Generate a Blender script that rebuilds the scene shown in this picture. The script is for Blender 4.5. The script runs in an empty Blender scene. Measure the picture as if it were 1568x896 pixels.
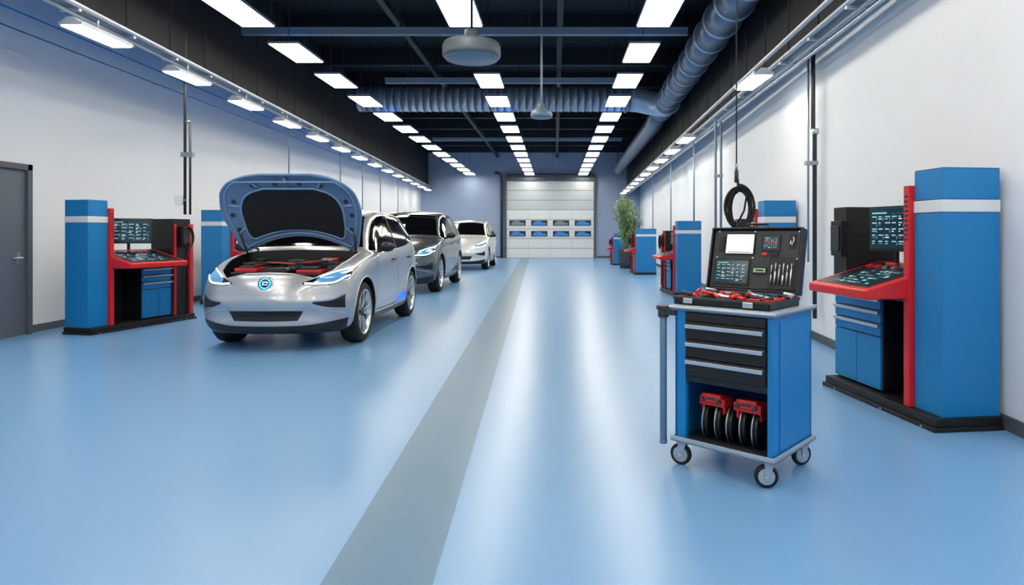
import bpy, bmesh, math, random
import numpy as np
from mathutils import Vector, Matrix
from mathutils.bvhtree import BVHTree
random.seed(4)
D2R=math.pi/180

# ---------------------------------------------------------------- materials
def lin(h):
    r=[int(h[i:i+2],16)/255 for i in (0,2,4)]
    return tuple((c/12.92 if c<=.04045 else ((c+.055)/1.055)**2.4) for c in r)+(1,)
def mat(name,col,rough=.5,metal=0,var=.06,vscale=3,bump=0,bscale=60,emit=0,ecol=None,coat=0,spec=.5):
    m=bpy.data.materials.new(name); m.use_nodes=True
    nt=m.node_tree; b=nt.nodes['Principled BSDF']
    c=lin(col)
    b.inputs['Roughness'].default_value=rough
    b.inputs['Metallic'].default_value=metal
    b.inputs['Specular IOR Level'].default_value=spec
    if coat: 
        b.inputs['Coat Weight'].default_value=coat; b.inputs['Coat Roughness'].default_value=.06
    tc=nt.nodes.new('ShaderNodeTexCoord')
    n=nt.nodes.new('ShaderNodeTexNoise'); n.inputs['Scale'].default_value=vscale; n.inputs['Detail'].default_value=4
    nt.links.new(tc.outputs['Object'],n.inputs['Vector'])
    mx=nt.nodes.new('ShaderNodeMix'); mx.data_type='RGBA'
    mx.inputs['A'].default_value=tuple(x*(1-var) for x in c[:3])+(1,)
    mx.inputs['B'].default_value=tuple(min(1,x*(1+var)) for x in c[:3])+(1,)
    nt.links.new(n.outputs['Fac'],mx.inputs['Factor'])
    nt.links.new(mx.outputs['Result'],b.inputs['Base Color'])
    if bump:
        n2=nt.nodes.new('ShaderNodeTexNoise'); n2.inputs['Scale'].default_value=bscale; n2.inputs['Detail'].default_value=3
        nt.links.new(tc.outputs['Object'],n2.inputs['Vector'])
        bp=nt.nodes.new('ShaderNodeBump'); bp.inputs['Strength'].default_value=bump; bp.inputs['Distance'].default_value=.01
        nt.links.new(n2.outputs['Fac'],bp.inputs['Height']); nt.links.new(bp.outputs['Normal'],b.inputs['Normal'])
    if emit:
        b.inputs['Emission Color'].default_value=lin(ecol or col); b.inputs['Emission Strength'].default_value=emit
    return m
M={}
M['floor']=mat('floor_epoxy','6B9ACA',.29,0,.05,.6,bump=.03,bscale=220,spec=.6)
M['stripe']=mat('floor_stripe_paint','547A9A',.32,0,.04,2,bump=.03,bscale=220,spec=.5)
M['wall']=mat('wall_plaster','DCE1E8',.8,0,.02,1.2,bump=.08,bscale=90)
M['backwall']=mat('wall_back_paint','93A5C2',.8,0,.03,1)
M['ceil']=mat('ceiling_black','0A0F1A',.8,0,.1,1)
M['steelblk']=mat('steel_black','0E1624',.55,0,.1,4)
M['steelblue']=mat('steel_bluegrey','6F8399',.45,.2,.08,4)
M['galv']=mat('galvanised_duct','B4C8E2',.3,.45,.12,6)
M['ductdark']=mat('duct_dark_metal','6A7C94',.32,.6,.15,5)
M['tray']=mat('tray_metal','B4BEC9',.4,.4,.06,6)
M['lamp']=mat('lamp_panel','FFFFFF',.5,0,0,1,emit=18,ecol='FFF3DE')
M['topfill']=mat('added_uplight_fill','8FA8D0',.5,0,0,1,emit=1.3,ecol='7FA8E8')  # added upward glow on panel tops, gives ceiling and ducts bluish light
M['lampside']=mat('side_lamp_panel','FFFFFF',.5,0,0,1,emit=22,ecol='FFF8EA')
M['bluefill']=mat('added_blue_fill','3060FF',.5,0,0,1,emit=2.2,ecol='3088FF')  # added glow surface, kept out of view, colours the upper walls blue
M['blue']=mat('cabinet_blue','0676B6',.42,0,.04,2)
M['blue2']=mat('cart_blue','0478BE',.38,0,.04,2)
M['bluedk']=mat('inner_blue','0B4C8C',.5,0,.05,2)
M['white']=mat('band_white','CFD6DE',.5,0,.02,2)
M['red']=mat('equipment_red','C81E26',.38,0,.05,4)
M['black']=mat('matte_black','0B0D11',.5,0,.15,6)
M['black2']=mat('satin_black','12151B',.35,0,.15,6)
M['rubber']=mat('rubber','0E0F12',.7,0,.2,20,bump=.1,bscale=80)
M['dgrey']=mat('dark_grey','2B3036',.5,0,.1,5)
M['base']=mat('baseboard_grey','4B545E',.6,0,.05,3)
M['doorg']=mat('door_grey','5A6470',.5,0,.04,3)
M['chrome']=mat('brushed_aluminium','C9CFD6',.28,.85,.05,10)
M['steel']=mat('polished_steel','9AA3AD',.3,.8,.08,10)
M['cartgrey']=mat('cart_edge_grey','9FB0C0',.4,.3,.05,6)
M['tube']=mat('tube_bluegrey','5F7F9C',.4,.2,.05,6)
M['silver']=mat('car_silver','B0B6C0',.3,.6,.02,2,coat=.6)
M['carwhite']=mat('car_white','D5DADF',.28,.2,.02,2,coat=.8)
M['cargrey']=mat('car_grey','59636E',.26,.6,.03,2,coat=.8)
M['glass']=mat('car_glass','07090D',.06,0,.0,1,spec=.8)
M['hoodin']=mat('hood_inner','6585AC',.45,.2,.05,3)
M['hoodrib']=mat('hood_rib','7E9CC0',.4,.2,.05,3)
M['pad']=mat('insulation_pad','10131A',.8,0,.3,30,bump=.3,bscale=60)
M['led']=mat('headlamp_led','EAF6FF',.2,0,0,1,emit=6,ecol='D8EEFF')
M['ledlens']=mat('headlamp_lens','4E86B8',.1,0,.1,20,emit=.25,ecol='5EA6F0')
M['blueled']=mat('blue_led','1060FF',.3,0,0,1,emit=1.6,ecol='1050FF')
M['cyan']=mat('badge_cyan','40C8FF',.3,0,0,1,emit=2.0,ecol='3098FF')
M['navy']=mat('badge_navy','0A1B45',.25,0,.1,5)
M['screen']=mat('screen_dark','12303C',.15,0,.2,15,emit=.15,ecol='1B4658')
M['ui']=mat('screen_ui','8FC4CC',.3,0,.2,40,emit=.35,ecol='8FC4CA')
M['uiw']=mat('screen_white','E8EEF2',.3,0,.0,1,emit=.6,ecol='E8F0F4')
M['gpanel']=mat('garage_panel','DCE2E6',.5,0,.03,2)
M['gpanel2']=mat('garage_panel_grey','BEC7D0',.5,0,.03,2)
M['gwin']=mat('garage_window','1B2733',.15,0,.5,4)
M['gwinb']=mat('garage_window_blue','2F77C0',.2,0,.5,6,emit=.2,ecol='2F77C0')
M['leaf']=mat('leaf','86A67A',.6,0,.3,8)
M['stem']=mat('bamboo_stem','8A9A5A',.6,0,.2,8)
M['pot']=mat('planter','3A4048',.6,0,.1,4)
M['lbl']=mat('label_green','9FC49A',.6,0,.1,4)

# ---------------------------------------------------------------- builder
class MB:
    def __init__(s,T=None): s.v=[];s.f=[];s.m=[];s.sm=[];s.mats=[];s.T=T or Matrix()
    def mi(s,k):
        m=M[k]
        if m not in s.mats: s.mats.append(m)
        return s.mats.index(m)
    def add(s,vs,fs,k,smooth=False):
        o=len(s.v); i=s.mi(k)
        for p in vs: s.v.append(tuple(s.T@Vector(p)))
        for f in fs:
            s.f.append([a+o for a in f]); s.m.append(i); s.sm.append(smooth)
    def box(s,x0,x1,y0,y1,z0,z1,k,R=None):
        vs=[(x,y,z) for x in (x0,x1) for y in (y0,y1) for z in (z0,z1)]
        if R is not None:
            c=Vector(((x0+x1)/2,(y0+y1)/2,(z0+z1)/2)); vs=[c+R@(Vector(p)-c) for p in vs]
        s.add(vs,[(0,1,3,2),(4,6,7,5),(0,4,5,1),(2,3,7,6),(0,2,6,4),(1,5,7,3)],k)
    def cyl(s,p0,p1,r,k,r1=None,n=16,smooth=True):
        p0=Vector(p0);p1=Vector(p1);r1=r if r1 is None else r1
        d=(p1-p0).normalized(); a=d.orthogonal().normalized(); b=d.cross(a)
        vs=[]
        for P,R in ((p0,r),(p1,r1)):
            for i in range(n):
                t=2*math.pi*i/n; vs.append(P+a*math.cos(t)*R+b*math.sin(t)*R)
        s.add(vs,[(i,(i+1)%n,n+(i+1)%n,n+i) for i in range(n)],k,smooth)
        o=len(s.v)-2*n; mi=s.mi(k)
        s.f.append([o+i for i in range(n)][::-1]); s.m.append(mi); s.sm.append(False)
        s.f.append([o+n+i for i in range(n)]); s.m.append(mi); s.sm.append(False)
    def tube(s,pts,r,k,n=8,closed=False):
        pts=[Vector(p) for p in pts]; N=len(pts); vs=[]; prev=None
        for i,p in enumerate(pts):
            if closed: d=pts[(i+1)%N]-pts[i-1]
            else: d=pts[min(i+1,N-1)]-pts[max(i-1,0)]
            d.normalize()
            if prev is None: a=d.orthogonal().normalized()
            else:
                a=prev-d*prev.dot(d); a=a.normalized() if a.length>1e-6 else d.orthogonal().normalized()
            prev=a; b=d.cross(a)
            for j in range(n):
                t=2*math.pi*j/n; vs.append(p+a*math.cos(t)*r+b*math.sin(t)*r)
        fs=[]
        for i in range(N if closed else N-1):
            i2=(i+1)%N
            for j in range(n): fs.append((i*n+j,i*n+(j+1)%n,i2*n+(j+1)%n,i2*n+j))
        s.add(vs,fs,k,True)
        if not closed:
            o=len(s.v)-N*n; mi=s.mi(k)
            s.f.append([o+j for j in range(n)][::-1]); s.m.append(mi); s.sm.append(False)
            s.f.append([o+(N-1)*n+j for j in range(n)]); s.m.append(mi); s.sm.append(False)
    def lathe(s,prof,org,axis,k,n=32,smooth=True):
        org=Vector(org); d=Vector(axis).normalized(); a=d.orthogonal().normalized(); b=d.cross(a)
        vs=[]
        for r,h in prof:
            for i in range(n):
                t=2*math.pi*i/n; vs.append(org+d*h+(a*math.cos(t)+b*math.sin(t))*max(r,1e-4))
        fs=[(q*n+i,q*n+(i+1)%n,(q+1)*n+(i+1)%n,(q+1)*n+i) for q in range(len(prof)-1) for i in range(n)]
        s.add(vs,fs,k,smooth)
    def prism(s,poly,vec,k):
        n=len(poly); v=Vector(vec); vs=[Vector(p) for p in poly]+[Vector(p)+v for p in poly]
        s.add(vs,[tuple(range(n))[::-1],tuple(range(n,2*n))]+[(i,(i+1)%n,n+(i+1)%n,n+i) for i in range(n)],k)
    def obj(s,name,parent=None,bevel=0,recalc=True):
        me=bpy.data.meshes.new(name); me.from_pydata(s.v,[],s.f)
        for m in s.mats: me.materials.append(m)
        me.polygons.foreach_set('material_index',s.m); me.polygons.foreach_set('use_smooth',s.sm)
        if recalc:
            bm=bmesh.new(); bm.from_mesh(me); bmesh.ops.recalc_face_normals(bm,faces=bm.faces); bm.to_mesh(me); bm.free()
        me.update()
        o=bpy.data.objects.new(name,me); bpy.context.scene.collection.objects.link(o)
        if parent: o.parent=parent
        if bevel:
            md=o.modifiers.new('bevel','BEVEL'); md.width=bevel; md.segments=2; md.limit_method='ANGLE'; md.angle_limit=50*D2R
        return o
def empty(name,loc=(0,0,0),rz=0,sc=1):
    e=bpy.data.objects.new(name,None); e.empty_display_size=.1
    e.location=loc; e.rotation_euler=(0,0,rz); e.scale=(sc,)*3
    bpy.context.scene.collection.objects.link(e); return e

# ---------------------------------------------------------------- camera
cam=bpy.data.cameras.new('camera'); co=bpy.data.objects.new('camera',cam)
bpy.context.scene.collection.objects.link(co)
co.location=(0,0,1.35); co.rotation_euler=(math.pi/2,0,0)
cam.sensor_width=36; cam.lens=36*1000/1568
cam.shift_x=-66/1568; cam.shift_y=-90/1568
cam.clip_start=.05; cam.clip_end=200
bpy.context.scene.camera=co

# ---------------------------------------------------------------- room shell
YB=36.5; Y0=-4; CH=6.2
WL=lambda y:-7.05-.0123*y
WR=lambda y:2.884+.0514*y
TL=lambda y:-5.116-.0501*y
TR=lambda y:2.75+.0318*y
b=MB(); b.prism([(WL(Y0)-.2,Y0-.2,-.1),(WR(Y0)+.2,Y0-.2,-.1),(WR(YB)+.2,YB+.2,-.1),(WL(YB)-.2,YB+.2,-.1)],(0,0,.1),'floor'); b.obj('floor')
b=MB(); b.prism([(WL(Y0)-.2,Y0-.2,CH),(WR(Y0)+.2,Y0-.2,CH),(WR(YB)+.2,YB+.2,CH),(WL(YB)-.2,YB+.2,CH)],(0,0,.1),'ceil'); b.obj('ceiling')
b=MB(); b.prism([(WL(Y0),Y0,0),(WL(YB),YB,0),(WL(YB)-.2,YB,0),(WL(Y0)-.2,Y0,0)],(0,0,CH),'wall'); b.obj('wall_left')
b=MB(); b.prism([(WR(Y0),Y0,0),(WR(YB),YB,0),(WR(YB)+.2,YB,0),(WR(Y0)+.2,Y0,0)],(0,0,CH),'wall'); b.obj('wall_right')
b=MB(); b.box(WL(YB)-.2,WR(YB)+.2,YB,YB+.2,0,CH,'backwall'); b.obj('wall_back')
b=MB(); b.box(WL(Y0)-.2,WR(Y0)+.2,Y0-.2,Y0,0,CH,'wall'); b.obj('wall_front')
sx=lambda xa,xb,y:xa+(xb-xa)*(y-2.51)/(34.6-2.51)
b=MB(); b.prism([(sx(-.903,-1.83,Y0),Y0,0),(sx(-.472,-1.38,Y0),Y0,0),(sx(-.472,-1.38,YB),YB,0),(sx(-.903,-1.83,YB),YB,0)],(0,0,.002),'stripe'); b.obj('floor_stripe')
def strip(f,y0,y1,z0,z1,t,k,name,bevel=0):
    b=MB(); b.prism([(f(y0),y0,z0),(f(y1),y1,z0),(f(y1)+t,y1,z0),(f(y0)+t,y0,z0)],(0,0,z1-z0),k); return b.obj(name,bevel=bevel)
b=MB()
for y0,y1 in ((Y0,7.7),(8.83,YB)):
    b.prism([(WL(y0),y0,0),(WL(y1),y1,0),(WL(y1)+.02,y1,0),(WL(y0)+.02,y0,0)],(0,0,.1),'base')
b.obj('baseboard_left')
strip(WR,Y0,YB,0,.1,-.02,'base','baseboard_right')
b=MB(); b.box(WL(YB),-2.9,YB-.02,YB,0,.1,'base'); b.box(2.35,WR(YB),YB-.02,YB,0,.1,'base'); b.obj('baseboard_back')
# dark bulkheads with an added hidden glow strip behind, tinting the upper wall blue
b=MB(); f=lambda y:TL(y)-.14
b.prism([(f(Y0),Y0,4.0),(f(YB),YB,4.0),(f(YB)-.08,YB,4.0),(f(Y0)-.08,Y0,4.0)],(0,0,CH-4.0),'ceil')
b.prism([(f(Y0)-.085,Y0,4.5),(f(YB)-.085,YB,4.5),(f(YB)-.1,YB,4.5),(f(Y0)-.1,Y0,4.5)],(0,0,.12),'bluefill'); b.obj('trim_bulkhead_left')
b=MB(); f=lambda y:TR(y)+.12
b.prism([(f(Y0),Y0,3.66),(f(YB),YB,3.66),(f(YB)+.04,YB,3.66),(f(Y0)+.04,Y0,3.66)],(0,0,CH-3.66),'ceil')
b.prism([(f(5)+.042,5,4.2),(f(YB)+.042,YB,4.2),(f(YB)+.05,YB,4.2),(f(5)+.05,5,4.2)],(0,0,.05),'bluefill'); b.obj('trim_bulkhead_right')
b=MB()
for y in np.arange(1.5,YB,2.6): b.box(TL(y)-.1,TR(y)+.1,y-.09,y+.09,CH-.45,CH,'steelblk')
for x in (-3.2,0.1,): b.box(x-.06,x+.06,Y0,YB,CH-.6,CH-.45,'steelblk')
b.obj('ceiling_joists')

# door on the left
b=MB(); y0,y1=7.75,8.76; x=WL(8.2)+.02
b.box(x-.01,x+.03,y0,y1,0,2.2,'doorg')
b.box(x-.01,x+.07,y1-.01,y1+.07,0,2.28,'base'); b.box(x-.01,x+.07,y0-.07,y0+.01,0,2.28,'base'); b.box(x-.01,x+.07,y0-.07,y1+.07,2.2,2.28,'base')
b.cyl((x+.03,y1-.12,1.03),(x+.09,y1-.12,1.03),.012,'chrome'); b.cyl((x+.085,y1-.12,1.03),(x+.085,y1-.26,1.03),.012,'chrome')
b.box(x+.03,x+.037,y1-.15,y1-.09,.93,1.1,'chrome')
b.obj('door_1',bevel=.003)

# ---------------------------------------------------------------- garage door
b=MB(); gx0,gx1=-2.7,2.15; gy=YB-.1; gt=4.3
npan=8; ph=gt/npan
for i in range(npan):
    b.box(gx0,gx1,gy,gy+.07,i*ph+.012,(i+1)*ph-.012,'gpanel' if i<5 else 'gpanel2')
    b.box(gx0,gx1,gy+.03,gy+.08,i*ph-.012 if i else 0,i*ph+.012,'base')
for i in range(1,4):
    xx=gx0+(gx1-gx0)*i/4; b.box(xx-.015,xx+.015,gy-.005,gy+.02,0,gt,'gpanel2')
for r,zc in enumerate((1.35,1.95)):
    for i in range(4):
        xc=gx0+(gx1-gx0)*(i+.5)/4
        b.box(xc-.5,xc+.5,gy-.02,gy+.02,zc-.19,zc+.19,'chrome')
        b.box(xc-.45,xc+.45,gy-.03,gy,zc-.15,zc+.15,'gwin')
        k='gwinb' if (i+r)%2==0 or r==0 else 'steelblue'
        b.prism([(xc-.38,gy-.031,zc-.11),(xc+.38,gy-.031,zc-.11),(xc+.38,gy-.031,zc),(xc+.2,gy-.031,zc+.03),(xc+.08,gy-.031,zc+.11),(xc-.2,gy-.031,zc+.11),(xc-.33,gy-.031,zc+.02)],(0,.004,0),k)
for xx in (gx0-.12,gx1): b.box(xx,xx+.12,gy-.06,YB-.002,0,gt+.12,'base')
b.box(gx0-.12,gx1+.12,gy-.08,YB-.002,gt,gt+.18,'base')
b.cyl((gx0,gy-.12,gt+.3),(gx1,gy-.12,gt+.3),.06,'base')
for xx in (gx0+.1,gx1-.1): b.box(xx-.04,xx+.04,gy-.18,YB-.002,gt+.2,gt+.4,'base')
b.obj('garage_door')
b=MB(); b.tube([(-3.3,YB-.6,4.7),(-3.15,YB-.45,4.72),(-3.0,YB-.3,4.6),(-2.98,YB-.12,4.35),(-2.98,YB-.1,4.0),(-2.98,YB-.1,.0)],.07,'dgrey'); b.obj('drain_pipe')

# ---------------------------------------------------------------- lights
ys=[9.65+2.15*i for i in range(-6,13)]
for xc in (-4.66,-1.40,1.54):
    b=MB()
    for y in ys:
        hw=.27; hl=.62
        if y>YB-1: continue
        b.box(xc-hw,xc+hw,y-hl,y+hl,4.61,4.65,'steelblue')
        b.box(xc-hw+.02,xc+hw-.02,y-hl+.02,y+hl-.02,4.65,4.655,'topfill')
        b.box(xc-hw+.02,xc+hw-.02,y-hl+.02,y+hl-.02,4.6,4.61,'lamp')
        for yy in (y-hl*.6,y+hl*.6): b.cyl((xc,yy,4.65),(xc,yy,CH),.006,'steelblk',n=6)
    b.obj('ceiling_light_row')
def siderow(f,z,ys,hang):
    b=MB()
    for y in ys:
        x=f(y); a=.45
        b.box(x-.13,x+.13,y-a,y+a,z+.01,z+.05,'tray')
        b.prism([(x-.1,y-a,z+.05),(x+.1,y-a,z+.05),(x+.04,y-a,z+.1),(x-.04,y-a,z+.1)],(0,2*a,0),'tray')
        b.box(x-.115,x+.115,y-a+.02,y+a-.02,z,z+.012,'lampside')
        b.cyl((x,y,z+.09),(x,y,hang),.012,'tray',n=8)
    b.obj('wall_light_row')
siderow(lambda y:TL(y)+.08,3.68,[y for y in [7.75+2.08*i for i in range(-5,14)] if y<35.5],3.92)
siderow(lambda y:TR(y)-.33,3.4,[-2,.5,3.2,8.9,14.4,16.4,18.5,20.6,22.7,24.8,26.9,29,31.1,33.2],3.58)

# ---------------------------------------------------------------- cable trays
def tray(name,f,z,side):
    b=MB()
    for dx,dz,r in ((-.10,0,.03),(.10,0,.03),(.0,-.07,.022),(.16,.05,.018)):
        if side>0 and dx>.1: continue
        b.tube([(f(y)+dx*side,y,z+dz) for y in (Y0,10,22,YB)],r,'tray',n=8)
    b.prism([(f(Y0)-.1,Y0,z-.01),(f(YB)-.1,YB,z-.01),(f(YB)+.1,YB,z-.01),(f(Y0)+.1,Y0,z-.01)],(0,0,.02),'steelblue')
    for y in np.arange(-3,YB,1.04):
        b.box(f(y)-.12,f(y)+.11,y-.02,y+.02,z-.06,z-.03,'tray')
        b.cyl((f(y),y,z),(f(y),y,CH),.008,'steelblk',n=6)
    if side<0:
        b.tube([(-6.3-.02*y,y,4.02) for y in (Y0,10,20,YB)],.012,'blue',n=6)
        b.tube([(-6.1-.02*y,y,3.72) for y in (Y0,10,20,YB)],.009,'bluedk',n=6)
    else:
        b.tube([(f(y)-.2,y,z+.1) for y in (Y0,10,20,YB)],.03,'tray',n=8)
        b.tube([(f(y)+.02,y,z-.14) for y in (Y0,10,20,YB)],.02,'tray',n=8)
    b.obj(name)
tray('cable_tray',TL,3.93,-1); tray('cable_tray',TR,3.6,1)

for y,x0,x1,z in ((11.6,-5.55,2.35,4.93),(15.2,-3.95,1.75,4.9),(24.5,-4.6,2.5,4.88)):
    b=MB(); b.box(x0,x1,y-.05,y+.05,z-.05,z+.05,'steelblue')
    b.box(x0,x1,y-.09,y+.09,z+.05,z+.065,'steelblue')
    for q in np.linspace(x0+.5,x1-.5,4): b.cyl((q,y,z+.05),(q,y,CH),.012,'steelblk',n=6)
    b.obj('ceiling_crossbar')

# ducts (one system)
b=MB()
prof=[];h=0;Ltot=7.6
while h<Ltot:
    prof+=[(.33,h),(.33,h+.16),(.345,h+.17),(.345,h+.19),(.33,h+.2)]; h+=.2
b.lathe(prof,(-5.4,18,5.05),(1,0,0),'galv',n=32)
for xx in (-4.8,-1.2,-.3,1.9): b.lathe([(.34,0),(.37,.005),(.37,.06),(.34,.065)],(xx,18,5.05),(1,0,0),'steelblue',n=32)
b.lathe([(0,0),(.33,0)],(-5.4,18,5.05),(1,0,0),'galv')
b.tube([(2.1,18,5.05),(2.3,17.98,5.03),(2.55,17.9,4.96),(2.8,17.7,4.87),(2.93,17.4,4.8),(2.94,17.0,4.78)],.335,'galv',n=28)
for xx in (-4,-1,2): b.cyl((xx,18,5.38),(xx,18,CH),.012,'steelblk',n=6)
f=lambda y:2.3+.0355*y
for i in range(26):
    y0=Y0+i*.85; y1=y0+.85
    if y1>19: break
    b.cyl((f(y0),y0,4.78),(f(y1),y1,4.78),.29,'ductdark',n=28)
    b.cyl((f(y1)-.001,y1-.03,4.78),(f(y1),y1+.03,4.78),.31,'galv',n=28)
b.tube([(f(18.5),18.5,4.78),(f(19),19.2,4.75),(f(20),20,4.7),(f(22),24,4.7),(3.3,34,4.7)],.26,'ductdark',n=20)
for y in (2,6,10,14,17,22,28,33): b.cyl((f(min(y,24)),y,4.9),(f(min(y,24)),y,CH),.015,'steelblk',n=6)
b.obj('ventilation_duct')

b=MB(); c=(-1.15,9.0,0)
b.lathe([(0,3.76),(.33,3.76),(.36,3.77),(.395,3.79),(.4,3.82),(.4,3.93),(.38,3.97),(.2,4.0),(.12,4.02),(.1,4.06),(.1,4.15),(0,4.15)],c,(0,0,1),'doorg',n=48)
b.lathe([(0,3.752),(.36,3.752),(.375,3.77)],c,(0,0,1),'steelblue',n=48)
b.cyl((c[0],c[1],4.15),(c[0],c[1],CH),.02,'steelblk'); b.obj('pendant_heater')
b=MB(); c=(-.25,12,0)
b.lathe([(0,3.48),(.19,3.48),(.2,3.5),(.2,3.56),(.12,3.64),(.06,3.68),(.05,3.74),(0,3.74)],c,(0,0,1),'steelblue',n=32)
b.cyl((c[0],c[1],3.74),(c[0],c[1],CH),.02,'tray'); b.obj('pendant_lamp')

# ---------------------------------------------------------------- poles
def pole(name,x,y,z0,z1,r=.025,k='dgrey'):
    b=MB(); b.cyl((x,y,z0),(x,y,z1),r,k,n=10); b.box(x-.05,x+.05,y-.03,y+.03,z0-.12,z0,'dgrey'); b.cyl((x,y,z1-.3),(x,y,z1-.25),r*1.6,'steel',n=10)
    b.obj(name)
b=MB(); b.tube([(-5.70,10.2,3.1),(-5.70,10.2,1.65)],.018,'dgrey'); b.tube([(-5.78,10.2,CH),(-5.78,10.2,1.65)],.022,'dgrey'); b.tube([(-5.78,10.2,3.1),(-5.70,10.2,3.1)],.02,'steel')
b.box(-5.83,-5.65,10.16,10.24,2.55,2.62,'steel'); b.box(-5.92,-5.80,10.15,10.25,1.8,1.95,'gpanel'); b.box(-5.85,-5.76,10.18,10.22,1.86,1.89,'steel')
b.obj('conduit_drop')
for y in (15.2,19.5,22.2,25,28.5):
    pole('conduit_drop',TL(y)-.32,y,1.6,CH,.018,'steelblue')
b=MB(); b.tube([(3.2,8.1,3.62),(3.2,8.1,2.65),(3.22,8.1,2.6),(3.22,8.1,.3)],.028,'dgrey'); b.tube([(3.14,8.1,3.52),(3.14,8.1,1.0)],.014,'steel')
b.cyl((3.18,8.1,2.62),(3.26,8.1,2.62),.04,'chrome'); b.box(3.1,3.25,8.06,8.14,2.2,2.25,'steel'); b.obj('conduit_drop')
b=MB()
for dx in (-.05,.05): b.tube([(3.05+dx,12.2,3.46),(3.05+dx,12.2,1.2)],.024,'steelblue')
b.box(2.97,3.13,12.17,12.23,2.4,2.46,'steel'); b.box(2.95,3.15,12.16,12.24,1.05,1.2,'dgrey')
b.obj('conduit_drop')
for y,x in ((15,3.27),(19,3.45),(23.5,3.6)): pole('conduit_drop',x-.08,y,1.0,3.44,.02,'steelblue')

# coil of charging cable
b=MB(); cx,cy=1.82,6.5; dz=.03
b.T=Matrix.Translation((0,0,dz))
b.cyl((cx-.015,cy,1.93),(cx-.015,cy,CH-dz),.007,'dgrey',n=8)
b.cyl((cx-.015,cy,1.83),(cx-.015,cy,1.95),.02,'dgrey'); b.cyl((cx-.015,cy,1.95),(cx-.015,cy,2.02),.013,'steel')
b.tube([(cx-.015,cy,1.83),(cx+.01,cy,1.80),(cx+.015,cy,1.77),(cx-.01,cy,1.755),(cx-.03,cy,1.775)],.007,'steel')
pts=[]
for i in range(6*28):
    t=2*math.pi*i/28; k=i/28
    rx=.13+.02*math.sin(k*2.1+1); rz=.19+.016*math.cos(k*1.7)
    pts.append((cx+.0+rx*math.sin(t)*(1 if k<4 else .8)+.006*k,cy-.03+.014*k,1.60+rz*math.cos(t)-.006*k))
b.tube(pts,.0125,'rubber',n=8)
b.tube([(cx+.02,cy,1.78),(cx+.08,cy-.02,1.7),(cx+.05,cy-.04,1.55),(cx-.01,cy-.04,1.43)],.01,'rubber')
b.cyl((cx-.01,cy-.04,1.43),(cx-.03,cy-.045,1.36),.018,'black2')
b.cyl((cx+.0,cy,1.74),(cx+.0,cy,1.86),.012,'black2')
b.obj('hanging_cable_coil')

# ---------------------------------------------------------------- screens
def screen_ui(b,P,ux,uz,w,h,seed=1,style=0):
    rnd=random.Random(seed); P=Vector(P);ux=Vector(ux);uz=Vector(uz);n=ux.cross(uz).normalized()
    def q(a,c,d,e,k,o=.002):
        vs=[P+ux*(a*w)+uz*(c*h)+n*o,P+ux*(d*w)+uz*(c*h)+n*o,P+ux*(d*w)+uz*(e*h)+n*o,P+ux*(a*w)+uz*(e*h)+n*o]
        b.add(vs,[(0,1,2,3)],k)
    q(.05,.90,.4,.94,'ui'); q(.5,.90,.95,.91,'steelblue')
    for r in range(5):
        for c in range(6):
            x0=.05+c*.155; z0=.06+r*.165
            q(x0,z0+.085,x0+.05+.07*rnd.random(),z0+.12,'ui')
            if rnd.random()>.4: q(x0,z0+.03,x0+.03+.07*rnd.random(),z0+.055,rnd.choice(['uiw','steelblue','ui']))
            if rnd.random()>.6: q(x0+.1,z0+.0,x0+.125,z0+.1,'steelblue')

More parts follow.
